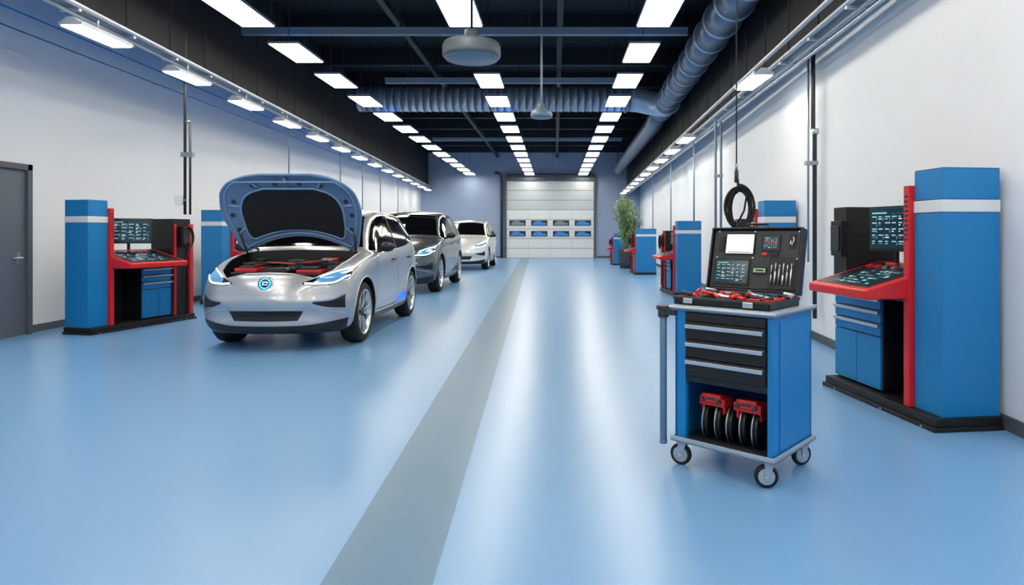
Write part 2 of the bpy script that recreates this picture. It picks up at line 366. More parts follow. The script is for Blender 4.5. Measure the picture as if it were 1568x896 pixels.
# ---------------------------------------------------------------- workstations
def station(loc,rz,sgn,L,mon_yaw=50,coly=.4,cable=True,mon_x=.28,mon_y=.85,Dp=.5,sc=1,mw=.54,tl=.29):
    e=empty('diagnostic_workstation',loc,rz,sc)
    T=Matrix.Scale(sgn,4,(1,0,0))
    b=MB(T); b.box(-.06,Dp+.0,-.04,L,0,.03,'black'); b.box(-.04,Dp,-.02,L-.02,.03,.09,'black')
    for yy in (.1,L*.4,L-.2): b.cyl((-.05,yy,.01),(-.065,yy,.01),.01,'steel',n=10)
    b.obj('plinth',e,.004)
    b=MB(T); H=1.8
    b.box(.03,Dp,.0,tl,.09,1.495,'blue'); b.box(.026,Dp+.001,-.004,tl+.004,1.5,1.585,'white'); b.box(.03,Dp,.0,tl,1.59,H,'blue')
    b.box(.034,Dp-.004,.004,tl-.004,1.49,1.6,'bluedk')
    b.box(.03+.001,Dp-.001,.001,tl-.001,H,H+.006,'bluedk')
    b.obj('tall_cabinet',e,.005)
    b=MB(T); b.box(-.01,.05,tl+.005,tl+.065,.09,1.70,'red'); 
    for i in range(10): b.box(-.014,-.008,tl+.015,tl+.055,1.30+i*.035,1.315+i*.035,'black2')
    b.obj('red_post',e,.004)
    b=MB(T)
    b.box(Dp-.04,Dp,tl,L-.02,.09,1.1,'black'); b.box(.0,Dp,tl+.07,L-.02,.845,.875,'black')
    c0=.85 if L>1.6 else .70; c1=L-(.34 if cable and L>1.6 else .03)
    b.box(.06,Dp-.04,c0,c1,.1,.845,'black2')
    b.obj('black_carcass',e,.003)
    b=MB(T)
    rows=[(.745,.835),(.64,.735),(.535,.63)]
    for z0,z1 in rows: b.box(.04,.062,c0+.01,c1-.01,z0,z1,'blue')
    mid=(c0+c1)/2
    b.box(.04,.062,c0+.01,mid-.003,.11,.525,'blue'); b.box(.04,.062,mid+.003,c1-.01,.11,.525,'blue')
    b.obj('drawer_fronts',e,.003)
    b=MB(T)
    for z0,z1 in rows: b.box(.018,.034,c0+.015,c1-.015,z1-.028,z1-.006,'chrome'); b.box(.03,.045,c0+.015,c1-.015,z1-.012,z1-.006,'chrome')
    b.obj('drawer_handles',e,.002)
    y0,y1=tl+.02,1.30 if L>1.6 else 1.12
    xb=min(.3,Dp-.06)
    b=MB(T)
    b.prism([(-.34,y0,.87),(xb,y0,.87),(xb,y0,1.12),(-.34,y0,.94)],(0,y1-y0,0),'red')
    b.obj('red_console',e,.012)
    b=MB(T); sl=.18/(xb+.34)
    def top(x,y,o): return (x-sl*o,y,.94+(x+.34)*sl+o)
    def slab(xa,xb_,ya,yb,k,o0,o1):
        vs=[top(x,y,o) for x in (xa,xb_) for y in (ya,yb) for o in (o0,o1)]
        b.add(vs,[(0,1,3,2),(4,6,7,5),(0,4,5,1),(2,3,7,6),(0,2,6,4),(1,5,7,3)],k)
    slab(-.29,xb-.04,y0+.05,y1-.05,'black2',-.005,.004)
    slab(-.25,.08,y0+.12,y1-.22,'screen',.003,.007)
    rnd=random.Random(7)
    for i in range(6):
        for j in range(8):
            xa=-.24+i*.052; ya=y0+.14+j*(y1-y0-.38)/8
            slab(xa,xa+.015+.02*rnd.random(),ya,ya+.02+.03*rnd.random(),rnd.choice(['ui','steelblue','screen','steelblue']),.007,.009)
    for j in range(6): slab(.11,.15,y0+.1+j*.11,y0+.15+j*.11,rnd.choice(['red','chrome','dgrey']),.003,.02)
    b.obj('control_surface',e,.001)
    a=mon_yaw*D2R; cx,cy,cz=mon_x,mon_y,1.39
    Rm=Matrix.Translation((cx*sgn,cy,cz))@Matrix.Rotation(-a*sgn,4,'Z')
    b=MB(Rm); w,h=mw,.36
    b.box(-w/2,w/2,0,.035,-h/2,h/2,'black'); b.box(-w/2+.015,w/2-.015,-.003,.003,-h/2+.02,h/2-.015,'screen')
    screen_ui(b,(-w/2+.02,-.003,-h/2+.03),(1,0,0),(0,0,1),w-.04,h-.06,3)
    b.box(-.06,.06,.035,.06,-.06,.06,'black')
    b.cyl((0,.05,0),(0,.05,-.38),.02,'black2'); b.box(-.09,.09,.0,.11,-.39,-.3,'black'); b.box(-.05,.05,-.01,.03,-.29,-.27,'red')
    b.obj('monitor',e,.004)
    b=MB(T)
    q0=L-coly; zc0=.09 if cable else .875
    b.box(.02,Dp,q0,L-.05,zc0,1.58,'black')
    if L>1.6: b.box(-.02,.04,L-.1,L-.03,.09,1.5,'red'); b.box(.0,.03,q0+.02,q0+.06,.09,1.5,'red')
    b.box(-.06,.02,L-.3,L-.14,1.16,1.46,'black2'); b.box(-.075,-.06,L-.28,L-.16,1.2,1.42,'dgrey')
    b.obj('equipment_column',e,.004)
    if cable:
        b=MB(T); pts=[]
        for i in range(3*24):
            t=2*math.pi*i/24; k=i/24
            pts.append((-.08-.01*k,L-.22+.11*math.sin(t),1.27+.17*math.cos(t)+.01*k))
        b.tube(pts,.01,'rubber')
        b.tube([(-.08,L-.2,1.1),(-.07,L-.28,.8),(-.05,L-.3,.4),(-.05,L-.25,.16),(-.05,L-.18,.15),(-.04,L-.14,.3),(-.03,L-.13,.7)],.009,'rubber')
        b.obj('charging_cable',e)
    return e
station((2.62,4.46,0),7*D2R,1,1.4,mon_yaw=80,coly=.25,mon_x=.13,mon_y=.70,Dp=.46,mw=.48,cable=False)
station((-6.2,8.7,0),-14*D2R,-1,1.78,mon_yaw=40,mon_x=.05,mon_y=.63,Dp=.42,mw=.6)
station((-6.35,12.5,0),-5*D2R,-1,1.78,mon_yaw=30,Dp=.45)
station((2.84,8.95,0),0*D2R,1,1.5,Dp=.46,mon_x=.16,mon_y=.62,cable=False)
station((2.6,14.0,0),2*D2R,1,1.78,mon_yaw=30,Dp=.6,sc=.9)
station((2.66,21.5,0),0,1,1.78,mon_yaw=30,Dp=.8,sc=.84)
station((2.5,28,0),0,1,1.78,mon_yaw=30,Dp=.8,sc=.75)

# ---------------------------------------------------------------- plant
b=MB(); px,py=2.85,25.6
b.lathe([(0,0),(.3,0),(.36,.3),(.4,.7),(.42,.75),(.38,.76),(.36,.68),(0,.66)],(px,py,0),(0,0,1),'pot',n=28)
rnd=random.Random(2)
for i in range(26):
    a=rnd.random()*6.28; r=.2*rnd.random(); lean=.5*rnd.random(); H=1.8+1.15*rnd.random()
    pts=[(px+math.cos(a)*(r+lean*t*t),py+math.sin(a)*(r+lean*t*t),.6+(H-.6)*t) for t in (0,.25,.5,.75,1)]
    b.tube(pts,.014,'stem',n=6)
    for j in range(75):
        t=.3+.7*rnd.random(); x=px+math.cos(a)*(r+lean*t*t); y=py+math.sin(a)*(r+lean*t*t); z=.6+(H-.6)*t
        d=Vector((rnd.uniform(-1,1),rnd.uniform(-1,1),rnd.uniform(-.7,.4))).normalized(); s_=d.cross(Vector((0,0,1))).normalized()
        l=.2+.12*rnd.random(); P=Vector((x,y,z))
        b.add([P,P+d*l*.4+s_*.025,P+d*l,P+d*l*.4-s_*.025],[(0,1,2,3)],'leaf')
b.obj('potted_bamboo',recalc=False)

# ---------------------------------------------------------------- tool cart
e=empty('tool_cart',(.68,3.815,0),-42*D2R); W,DD=.62,.57
b=MB(); b.box(-.005,W+.005,-.005,DD+.005,.145,.158,'cartgrey'); b.box(.0,W,0,DD,.155,.162,'dgrey')
for x0,x1,y0,y1 in ((-.005,W+.005,-.005,.008),(-.005,W+.005,DD-.008,DD+.005),(-.005,.008,0,DD),(W-.008,W+.005,0,DD)): b.box(x0,x1,y0,y1,.145,.175,'cartgrey')
b.obj('bottom_tray',e,.003)
b=MB(); b.box(-.01,W+.01,-.01,DD+.01,.915,.935,'cartgrey'); b.box(0,W,0,DD,.905,.915,'steelblue'); b.box(-.014,W+.014,-.014,DD+.014,.922,.93,'chrome'); b.obj('top_slab',e,.004)
b=MB()
b.box(.015,.085,.015,.05,.16,.905,'blue2'); b.box(.015,.035,.015,DD-.015,.16,.905,'blue2')
b.box(W-.045,W-.015,.015,DD-.015,.16,.905,'blue2'); b.box(.015,W-.015,DD-.04,DD-.015,.16,.905,'bluedk')
b.box(.035,W-.045,.05,DD-.04,.515,.53,'black2')
b.box(.085,W-.045,.02,.05,.50,.535,'black2')
b.obj('cabinet_body',e,.004)
b=MB(); b.box(W-.016,W-.009,.10,DD-.05,.19,.88,'blue2'); b.obj('side_panel',e,.003)
b=MB()
b.box(.088,W-.048,.02,DD-.06,.53,.9,'black')
for z0,z1 in ((.852,.898),(.748,.846),(.645,.742),(.54,.639)): b.box(.092,W-.05,.002,.022,z0,z1,'black')
b.obj('drawers',e,.003)
b=MB()
for z in (.82,.718,.617):
    b.box(.10,W-.058,-.022,-.010,z-.009,z+.013,'chrome'); b.box(.10,W-.058,-.012,.003,z+.006,z+.013,'chrome')
b.obj('drawer_handles',e,.002)
b=MB()
for i in range(5):
    x=.17+i*.075; r=.104+.004*(i%2); c=(x,.15+.01*(i%2),.162+r+.004)
    b.lathe([(.03,-.017),(r-.006,-.017),(r,-.013),(r,-.006),(r-.014,-.003),(r-.014,.003),(r,.006),(r,.013),(r-.006,.017),(.03,.017)],c,(1,.15,0),'black2',n=40)
    b.lathe([(r-.004,-.0175),(r+.001,-.015),(r+.001,-.010)],c,(1,.15,0),'chrome',n=40)
    b.lathe([(0,-.04),(.045,-.04),(.05,-.017),(.05,.017),(0,.017)],c,(1,.15,0),'dgrey',n=24)
b.obj('brake_discs',e)
b=MB()
for x in (.215,.43):
    b.box(x-.08,x+.08,.08,.2,.365,.415,'red'); b.box(x-.06,x+.06,.07,.1,.385,.435,'red'); b.cyl((x-.05,.075,.40),(x-.05,.055,.40),.014,'dgrey'); b.cyl((x+.05,.075,.40),(x+.05,.055,.40),.014,'dgrey'); b.box(x-.03,x+.03,.068,.085,.40,.42,'dgrey')
    b.box(x-.075,x-.055,.1,.19,.32,.365,'red'); b.box(x+.055,x+.075,.1,.19,.32,.365,'red')
b.obj('brake_calipers',e,.006)
b=MB()
for (x,y),ang in zip(((.05,.05),(W-.05,.05),(W-.05,DD-.05),(.05,DD-.05)),(100,125,150,90)):
    a=ang*D2R; d=Vector((math.cos(a),math.sin(a),0)); f=Vector((-d.y,d.x,0)); c=Vector((x,y,.062))+f*.015
    b.lathe([(.044,-.015),(.056,-.015),(.062,-.009),(.062,.009),(.056,.015),(.044,.015)],c,d,'rubber',n=32)
    b.lathe([(0,-.018),(.02,-.019),(.045,-.014)],c,d,'cartgrey',n=28); b.lathe([(0,.018),(.02,.019),(.045,.014)],c,d,'cartgrey',n=28)
    b.cyl(c-d*.026,c+d*.026,.009,'chrome')
    for s_ in (-1,1):
        q=c+d*s_*.022
        vs=[q-f*.012,q+f*.012,Vector((x,y,.134))+d*s_*.022+f*.026,Vector((x,y,.134))+d*s_*.022-f*.026]
        b.prism(vs,d*.003*s_,'cartgrey')
    b.prism([Vector((x,y,.13))-d*.028-f*.03,Vector((x,y,.13))+d*.028-f*.03,Vector((x,y,.13))+d*.028+f*.03,Vector((x,y,.13))-d*.028+f*.03],(0,0,.015),'cartgrey')
b.obj('casters',e)
b=MB(); hx,hy=-.075,.03
b.cyl((hx,hy,.11),(hx,hy,.86),.021,'tube',n=20); b.cyl((hx,hy,.105),(hx,hy,.125),.023,'tube',n=20)
b.cyl((hx,hy,.855),(hx,hy,.905),.032,'dgrey',n=20); b.cyl((hx,hy,.9),(hx,hy,.925),.042,'dgrey',n=20)
b.box(hx,.02,hy-.025,hy+.025,.872,.912,'dgrey'); b.obj('push_handle',e,.003)
# instrument case
x0,x1,y0,y1,zb=-.02,.57,.06,.46,.935
b=MB(); b.box(x0,x1,y0,y1,zb,zb+.012,'black2')
for q in ((x0,x1,y0,y0+.012),(x0,x1,y1-.012,y1),(x0,x0+.012,y0,y1),(x1-.012,x1,y0,y1),(.268,.282,y0,y1)): b.box(*q,zb,zb+.045,'black2')
b.box(x0-.006,x1+.006,y0-.006,y0+.006,zb+.033,zb+.048,'dgrey'); b.box(x1-.006,x1+.006,y0,y1,zb+.033,zb+.048,'dgrey'); b.box(x0-.006,x0+.006,y0,y1,zb+.033,zb+.048,'dgrey')
for xx in (.06,.16,.37,.47): b.box(xx-.003,xx+.003,y0,y1-.05,zb,zb+.045,'black2')
for xx in (.08,.45): b.box(xx-.03,xx+.03,y0-.016,y0-.004,zb+.01,zb+.04,'chrome')
b.obj('case_base',e,.003)
b=MB(); rnd=random.Random(5)
for i in range(60):
    xx=rnd.choice([.0,.09,.19,.3,.4,.5])+rnd.uniform(.015,.05); yy=rnd.uniform(.10,.42); zz=zb+.03+.03*rnd.random(); a=rnd.random()*6.28; l=.025+.02*rnd.random()
    k=rnd.choice(['red','red','chrome','dgrey','black','steel'])
    b.cyl((xx-math.cos(a)*l,yy-math.sin(a)*l,zz),(xx+math.cos(a)*l,yy+math.sin(a)*l,zz+.012),.008+.006*rnd.random(),k,n=10)
b.box(.42,.55,.09,.14,zb+.02,zb+.055,'red'); b.box(.0,.045,.1,.27,zb+.02,zb+.053,'red'); b.box(.1,.15,.12,.32,zb+.02,zb+.056,'dgrey'); b.box(.3,.36,.16,.3,zb+.02,zb+.055,'black2')
b.obj('hand_tools',e,.002)
Tl=Matrix.Translation((0,y1,zb+.06))@Matrix.Rotation(-13*D2R,4,'X')
b=MB(Tl); lh=.40; z0=.0
b.box(x0,x1,0,.05,z0,lh,'black2')
b.box(x0,x1,-.03,0,z0,z0+.014,'black2'); b.box(x0,x1,-.03,0,lh-.014,lh,'black2'); b.box(x0,x0+.014,-.03,0,z0,lh,'black2'); b.box(x1-.014,x1,-.03,0,z0,lh,'black2')
b.obj('case_lid',e,.008)
b=MB(Tl); b.tube([(.2,-.005,lh+.0),(.21,0,lh+.025),(.34,0,lh+.025),(.35,-.005,lh)],.008,'black2')
b.box(x0+.02,x1-.02,-.012,-.002,.02,lh-.02,'dgrey')
b.obj('lid_liner',e,.004)
b=MB(Tl)
def pan(xa,xb,za,zc,k,o=.02,edge='black'):
    b.box(xa-.008,xb+.008,-o,-.01,za-.008,zc+.008,edge); b.box(xa,xb,-o-.002,-.01,za,zc,k)
pan(.09,.27,.235,.355,'uiw',edge='black')
b.box(.10,.26,-.0225,-.0215,.24,.245,'steelblue'); b.box(.04,.07,-.02,-.01,.25,.34,'black')
pan(.03,.25,.045,.19,'screen'); screen_ui(b,(.035,-.022,.05),(1,0,0),(0,0,1),.21,.135,9)
pan(.33,.43,.26,.345,'screen'); screen_ui(b,(.335,-.022,.265),(1,0,0),(0,0,1),.09,.075,4)
b.box(.34,.42,-.0245,-.02,.30,.306,'red'); b.box(.33,.36,-.02,-.01,.225,.245,'red'); b.box(.38,.43,-.02,-.01,.225,.245,'black')
pan(.285,.36,.12,.145,'lbl'); b.box(.30,.35,-.0235,-.02,.128,.137,'black')
pan(.385,.535,.03,.21,'black2',o=.014)
for i in range(6):
    xx=.40+i*.024; h=.06+.02*(i%3)
    b.cyl((xx,-.024,.05),(xx,-.024,.05+h),.006,'chrome' if i%2 else 'steel',n=8); b.cyl((xx,-.024,.05+h),(xx,-.024,.17+.01*(i%2)),.0035,'chrome',n=8)
b.tube([(.505,-.02,.33),(.515,-.022,.34),(.52,-.022,.325),(.51,-.022,.29),(.50,-.022,.3),(.502,-.02,.32)],.004,'chrome'); b.box(.49,.53,-.016,-.01,.27,.36,'black')
for xx in (.03,.27,.545):
    for zz in (.21,.375): b.cyl((xx,-.016,zz),(xx,-.01,zz),.005,'chrome',n=8)
b.obj('lid_instruments',e)
b=MB()
for xx in (.06,.49): b.cyl((xx-.03,y1+.004,zb+.055),(xx+.03,y1+.004,zb+.055),.01,'chrome'); b.box(xx-.02,xx+.02,y1-.004,y1+.006,zb+.03,zb+.06,'chrome')
b.obj('hinges',e)

# ---------------------------------------------------------------- cars
def pchip(x,y,q):
    x=np.array(x,float);y=np.array(y,float);h=np.diff(x);d=np.diff(y)/h
    m=np.zeros_like(y); m[0]=d[0];m[-1]=d[-1]
    for i in range(1,len(x)-1):
        if d[i-1]*d[i]>0:
            w1=2*h[i]+h[i-1];w2=h[i]+2*h[i-1]; m[i]=(w1+w2)/(w1/d[i-1]+w2/d[i])
    q=np.clip(q,x[0],x[-1]); i=np.clip(np.searchsorted(x,q)-1,0,len(x)-2); t=(q-x[i])/h[i]
    return (2*t**3-3*t**2+1)*y[i]+(t**3-2*t**2+t)*h[i]*m[i]+(-2*t**3+3*t**2)*y[i+1]+(t**3-t**2)*h[i]*m[i+1]
ST=[ #y, ws,wm,wb,zb,wt,zts,ztc,zbot
(0,.80,.87,.83,.80,.57,.85,.875,.24),
(.12,.84,.89,.85,.86,.64,.915,.935,.20),
(.45,.87,.90,.87,.955,.68,1.01,1.025,.19),
(.9,.88,.905,.875,1.035,.70,1.085,1.105,.19),
(1.2,.88,.905,.88,1.06,.72,1.12,1.16,.19),
(1.5,.88,.905,.88,1.07,.69,1.37,1.42,.19),
(1.85,.88,.905,.88,1.08,.66,1.59,1.645,.19),
(2.4,.88,.905,.88,1.10,.64,1.67,1.725,.19),
(3.1,.88,.905,.88,1.13,.63,1.66,1.715,.19),
(3.7,.88,.90,.87,1.17,.61,1.59,1.64,.19),
(3.95,.87,.89,.855,1.13,.59,1.42,1.48,.22),
(4.07,.85,.87,.82,1.03,.55,1.16,1.20,.26),
(4.12,.80,.83,.77,.90,.5,.98,1.0,.30)]
def car_shell():
    S=np.array(ST); LY=4.12
    NY=120; yy=np.linspace(0,LY,NY)
    P=[pchip(S[:,0],S[:,i],yy) for i in range(1,9)]
    NT=60; tq=np.linspace(0,9,NT)
    rings=[]
    for j in range(NY):
        ws,wm,wb,zb,wt,zts,ztc,zo=[p[j] for p in P]
        X=[0,.75*ws,ws,wm,(wm*.6+wb*.4)+.006,wb,(wb+wt)/2+.025*(1 if ztc>1.25 else .4),wt,wt*.55,0]
        Z=[zo,zo,zo+.09,.56,zb-.13,zb,(zb+zts)/2+.01,zts,zts+(ztc-zts)*.72,ztc]
        xs=pchip(range(10),X,tq); zs=pchip(range(10),Z,tq)
        dw=max(0,min(1,(yy[j]-1.25)/.15))*max(0,min(1,(3.0-yy[j])/.15))
        xs=xs-.028*np.exp(-((zs-.42)/.09)**2)*np.clip(xs/.8,0,1)*dw
        ring=[(x,yy[j],z) for x,z in zip(xs,zs)]+[(-x,yy[j],z) for x,z in zip(xs[1:-1][::-1],zs[1:-1][::-1])]
        rings.append(ring)
    def cap(ring,dy):
        zc=sum(p[2] for p in ring)/len(ring); out=[]
        for s_ in (.985,.96,.93,.88,.82,.75,.65,.55,.45,.3,.15,.04):
            out.append([(p[0]*s_,p[1]+dy*(1-s_**2.5),zc+(p[2]-zc)*s_) for p in ring])
        return out
    f=cap(rings[0],-.06)[::-1]; r=cap(rings[-1],.06)
    allr=f+rings+r
    n=len(allr[0]); V=[]
    for ring in allr:
        for x,y,z in ring:
            fo=max(0,min(1,1-y/1.3))**1.5; ro=max(0,min(1,1-(LY-y)/1.2))**1.5; ax=min(1,abs(x)/.88)
            ny=y+fo*(.32*ax**2.6+.10*max(0,min(1,(z-.5)/.42))**2) - ro*(.22*ax**2.4)
            ny+=fo*(-.012*math.exp(-((z-.58)/.05)**2)+.03*math.exp(-((z-.42)/.07)**2)*(1 if ax<.62 else max(0,1-(ax-.62)/.12)))*(1 if y<.05 else max(0,1-(y-.05)/.2))
            V.append((x,ny,z))
    F=[]
    for i in range(len(allr)-1):
        for j in range(n):
            F.append((i*n+j,i*n+(j+1)%n,(i+1)*n+(j+1)%n,(i+1)*n+j))
    F.append(tuple(range(n))[::-1]); F.append(tuple((len(allr)-1)*n+k for k in range(n)))
    return V,F
SV,SF=car_shell()
SBVH=BVHTree.FromPolygons([Vector(v) for v in SV],SF)
def resamp(pl,n):
    pl=np.array(pl,float); d=np.r_[0,np.cumsum(np.hypot(*np.diff(pl,axis=0).T))]; q=np.linspace(0,d[-1],n)
    return np.c_[pchip(d,pl[:,0],q),pchip(d,pl[:,1],q)]
def patch(b,top,bot,axis,k,side=1,n=40,m=10,off=.005):
    t=resamp(top,n);o=resamp(bot,n); vs=[];ok=[]
    for i in range(n):
        for j in range(m+1):
            p=t[i]*(j/m)+o[i]*(1-j/m)
            if axis=='x': org=Vector((side*2,p[0],p[1]));d=Vector((-side,0,0))
            elif axis=='y': org=Vector((p[0],-2,p[1]));d=Vector((0,1,0))
            else: org=Vector((p[0],7,p[1]));d=Vector((0,-1,0))
            h=SBVH.ray_cast(org,d)
            if h[0] is None: vs.append(Vector((0,0,0))); ok.append(False)
            else:
                nn=h[1]; nn=nn if nn.dot(d)<0 else -nn
                vs.append(h[0]+nn*off); ok.append(True)
    fs=[]
    for i in range(n-1):
        for j in range(m):
            f=(i*(m+1)+j,(i+1)*(m+1)+j,(i+1)*(m+1)+j+1,i*(m+1)+j+1)
            if all(ok[a] for a in f): fs.append(f)
    b.add(vs,fs,k,True)
def ribbon(b,pl,axis,k,side=1,w=.007,n=50,off=.003):
    pl=[(float(a),float(c)) for a,c in pl]
    r=resamp(pl,n); d=np.gradient(r,axis=0); d/=np.linalg.norm(d,axis=1)[:,None]+1e-9; nn=np.c_[-d[:,1],d[:,0]]*w/2
    t=r+nn;o=r-nn; vs=[];ok=[]
    for i in range(n):
        for p in (o[i],t[i]):
            if axis=='x': org=Vector((side*2,p[0],p[1]));dd=Vector((-side,0,0))
            else: org=Vector((p[0],-2,p[1]));dd=Vector((0,1,0))
            h=SBVH.ray_cast(org,dd)
            if h[0] is None: vs.append(Vector((0,0,0)));ok.append(False)
            else:
                q=h[1] if h[1].dot(dd)<0 else -h[1]; vs.append(h[0]+q*off);ok.append(True)
    b.add(vs,[(2*i,2*i+2,2*i+3,2*i+1) for i in range(n-1) if all(ok[2*i:2*i+4])],k,True)
YF,YR,RW=.83,3.45,.375
def body_mesh(paint,open_hood):
    me=bpy.data.meshes.new('body'); me.from_pydata(SV,[],SF)
    me.materials.append(M[paint]); me.materials.append(M['black'])
    me.polygons.foreach_set('use_smooth',[True]*len(SF))
    bm=bmesh.new();bm.from_mesh(me);bmesh.ops.recalc_face_normals(bm,faces=bm.faces);bm.to_mesh(me);bm.free()
    o=bpy.data.objects.new('body',me); bpy.context.scene.collection.objects.link(o)
    cut=[]
    for y in (YF,YR):
        for s_ in (-1,1):
            c=MB(); c.mats=[M[paint],M['black']]; c.cyl((s_*.55,y,RW+.01),(s_*1.1,y,RW+.01),RW+.05,'black',n=56); cut.append(c.obj('cut'))
    if open_hood:
        c=MB(); c.mats=[M[paint],M['black']]
        c.prism([(-.50,.12,.66),(.50,.12,.66),(.65,.32,.66),(.73,.70,.66),(.73,1.14,.66),(-.73,1.14,.66),(-.73,.70,.66),(-.65,.32,.66)],(0,0,.8),'black'); cut.append(c.obj('cut'))
    for c in cut:
        md=o.modifiers.new('b','BOOLEAN'); md.operation='DIFFERENCE'; md.object=c; md.solver='EXACT'
    dg=bpy.context.evaluated_depsgraph_get(); dg.update()
    nm=bpy.data.meshes.new_from_object(o.evaluated_get(dg))
    for c in cut+[o]: bpy.data.objects.remove(c)
    for p in nm.polygons:
        if p.material_index==1: p.use_smooth=False
    return nm
def wheel(e,x,y,side):
    b=MB(); c=(x,y,RW); ax=(side,0,0); R=RW
    b.lathe([(.25,-.11),(.31,-.115),(R-.025,-.11),(R-.008,-.09),(R,-.05),(R,.05),(R-.008,.09),(R-.025,.108),(.31,.114),(.277,.108),(.27,.09)],c,ax,'rubber',n=56)
    b.lathe([(.277,.108),(.283,.112),(.277,.114),(.265,.10),(.26,.03),(.255,-.1)],c,ax,'chrome',n=56)
    b.lathe([(0,.02),(.265,.02)],c,ax,'black',n=40)
    b.lathe([(0,.035),(.16,.035),(.16,.02)],c,ax,'steel',n=40)
    for i in range(10):
        a=2*math.pi*(i//2)/5+(.13 if i%2 else -.13)
        a2=2*math.pi*(i//2)/5+(.25 if i%2 else -.25)
        rad=lambda r,t,h:Vector((x+side*h,y+math.cos(t)*r,RW+math.sin(t)*r))
        w0=.012/.05;w1=.014/.25
        vs=[rad(.05,a-w0,.07),rad(.05,a+w0,.07),rad(.27,a2+w1,.098),rad(.27,a2-w1,.098)]
        b.prism(vs,(-side*.025,0,0),'chrome')
    b.lathe([(0,.088),(.035,.086),(.055,.075),(.06,.05)],c,ax,'dgrey',n=24)
    b.cyl((x-side*.12,y,RW),(x-side*.3,y,RW),.06,'black')
    b.obj('wheel',e)
def make_car(loc,sc,paint,open_hood,mesh,roof=None):
    e=empty('electric_car',loc,0,sc)
    o=bpy.data.objects.new('body',mesh); bpy.context.scene.collection.objects.link(o); o.parent=e
    for y in (YF,YR):
        for s_ in (-1,1): wheel(e,s_*.775,y,s_)
    b=MB()
    for s_ in (-1,1):
        patch(b,[(1.30,1.14),(1.5,1.33),(1.78,1.52),(2.1,1.60),(2.7,1.63),(3.1,1.62),(3.5,1.565),(3.72,1.45),(3.76,1.36)],
                [(1.29,1.13),(1.8,1.115),(2.4,1.13),(2.9,1.155),(3.3,1.195),(3.5,1.225),(3.68,1.28),(3.75,1.34)],'x','glass',s_,n=80,m=14)
    patch(b,[(-.60,1.585),(-.3,1.625),(0,1.635),(.3,1.625),(.60,1.585)],[(-.72,1.17),(-.4,1.185),(0,1.19),(.4,1.185),(.72,1.17)],'y','glass',n=50,m=20)
    patch(b,[(-.5,1.55),(0,1.59),(.5,1.55)],[(-.6,1.22),(0,1.24),(.6,1.22)],'yr','glass',n=40,m=14)
    b.obj('windows',e,recalc=False)
    b=MB()
    for s_ in (-1,1):
        ribbon(b,[(2.46,1.13),(2.44,1.35),(2.45,1.61)],'x','steelblk',s_,w=.06,off=.008)
        ribbon(b,[(3.22,1.19),(3.28,1.38),(3.2,1.59)],'x','steelblk',s_,w=.05,off=.008)
        for pl in ([(1.36,1.07),(1.33,.8),(1.33,.5),(1.38,.34)],[(2.46,1.12),(2.47,.7),(2.46,.34)],[(3.42,1.2),(3.36,.95),(3.1,.62),(2.98,.34)],[(1.38,.34),(2.2,.33),(2.98,.34)]):
            ribbon(b,pl,'x','black2',s_,w=.012,off=.004)
        patch(b,[(1.28,.30),(2.1,.29),(3.00,.30)],[(1.28,.2),(2.1,.2),(3.00,.2)],'x','black2',s_,n=30,m=4,off=.01)
        patch(b,[(2.35,.36),(2.6,.385),(2.98,.45)],[(2.35,.35),(2.6,.335),(2.98,.335)],'x','blueled' if open_hood else 'black2',s_,n=20,m=4,off=.008)
        for y in (2.2,3.18):
            h=SBVH.ray_cast(Vector((s_*2,y,.98)),Vector((-s_,0,0)))[0]
            if s_>0: b.box(h.x-.012,h.x+.022,y-.09,y+.09,.967,.99,'dgrey' if open_hood else paint)
            else: b.box(h.x-.022,h.x+.012,y-.09,y+.09,.967,.99,paint)
        for yw in (YF,YR):
            pts=[]
            for i in range(37):
                t=math.pi*(-.06+1.12*i/36); yy=yw+math.cos(t)*(RW+.055); zz=RW+.01+math.sin(t)*(RW+.055)
                h=SBVH.ray_cast(Vector((s_*2,yy,zz)),Vector((-s_,0,0)))[0]
                if h: pts.append(h)
            b.tube(pts,.01,paint,n=8)
    b.obj('side_trim',e,recalc=False)
    b=MB()
    for s_ in (-1,1):
        T=Matrix.Translation((s_*.99,1.50,1.17))@Matrix.Rotation(s_*.2,4,'Z')@Matrix.Diagonal((.10,.055,.065,1)); b.T=T
        b.lathe([(math.sin(a),-math.cos(a)) for a in np.linspace(.02,3.12,14)],(0,0,0),(0,0,1),'black2',n=24); b.T=Matrix()
        b.cyl((s_*.85,1.55,1.11),(s_*.95,1.53,1.14),.022,'black2')
    b.obj('wing_mirrors',e)
    b=MB()
    patch(b,[(-.42,.475),(-.2,.48),(0,.48),(.2,.48),(.42,.475)],[(-.36,.365),(0,.36),(.36,.365)],'y','black',n=40,m=8,off=.004)
    for i in range(3): 
        z=.39+i*.033; ribbon(b,[(-.36,z),(0,z),(.36,z)],'y','dgrey',w=.008,off=.012)
    patch(b,[(-.84,.37),(-.6,.33),(-.4,.31),(0,.305),(.4,.31),(.6,.33),(.84,.37)],[(-.80,.22),(0,.212),(.80,.22)],'y','black2',n=60,m=6,off=.006)
    for s_ in (-1,1):
        patch(b,[(.52*s_,.57),(.68*s_,.58),(.82*s_,.64)],[(.52*s_,.555),(.66*s_,.51),(.82*s_,.49)],'y','black',n=24,m=6,off=.004)
        ribbon(b,[(.52*s_,.575),(.68*s_,.588),(.82*s_,.65)],'y','blue',w=.008,off=.007)
        ribbon(b,[(.44*s_,.50),(.60*s_,.485),(.74*s_,.45),(.82*s_,.42)],'y','chrome',w=.012,off=.008)
    b.obj('front_trim',e,recalc=False)
    b=MB(); dz=.045
    zz_=lambda L:[(x,z+dz) for x,z in L]
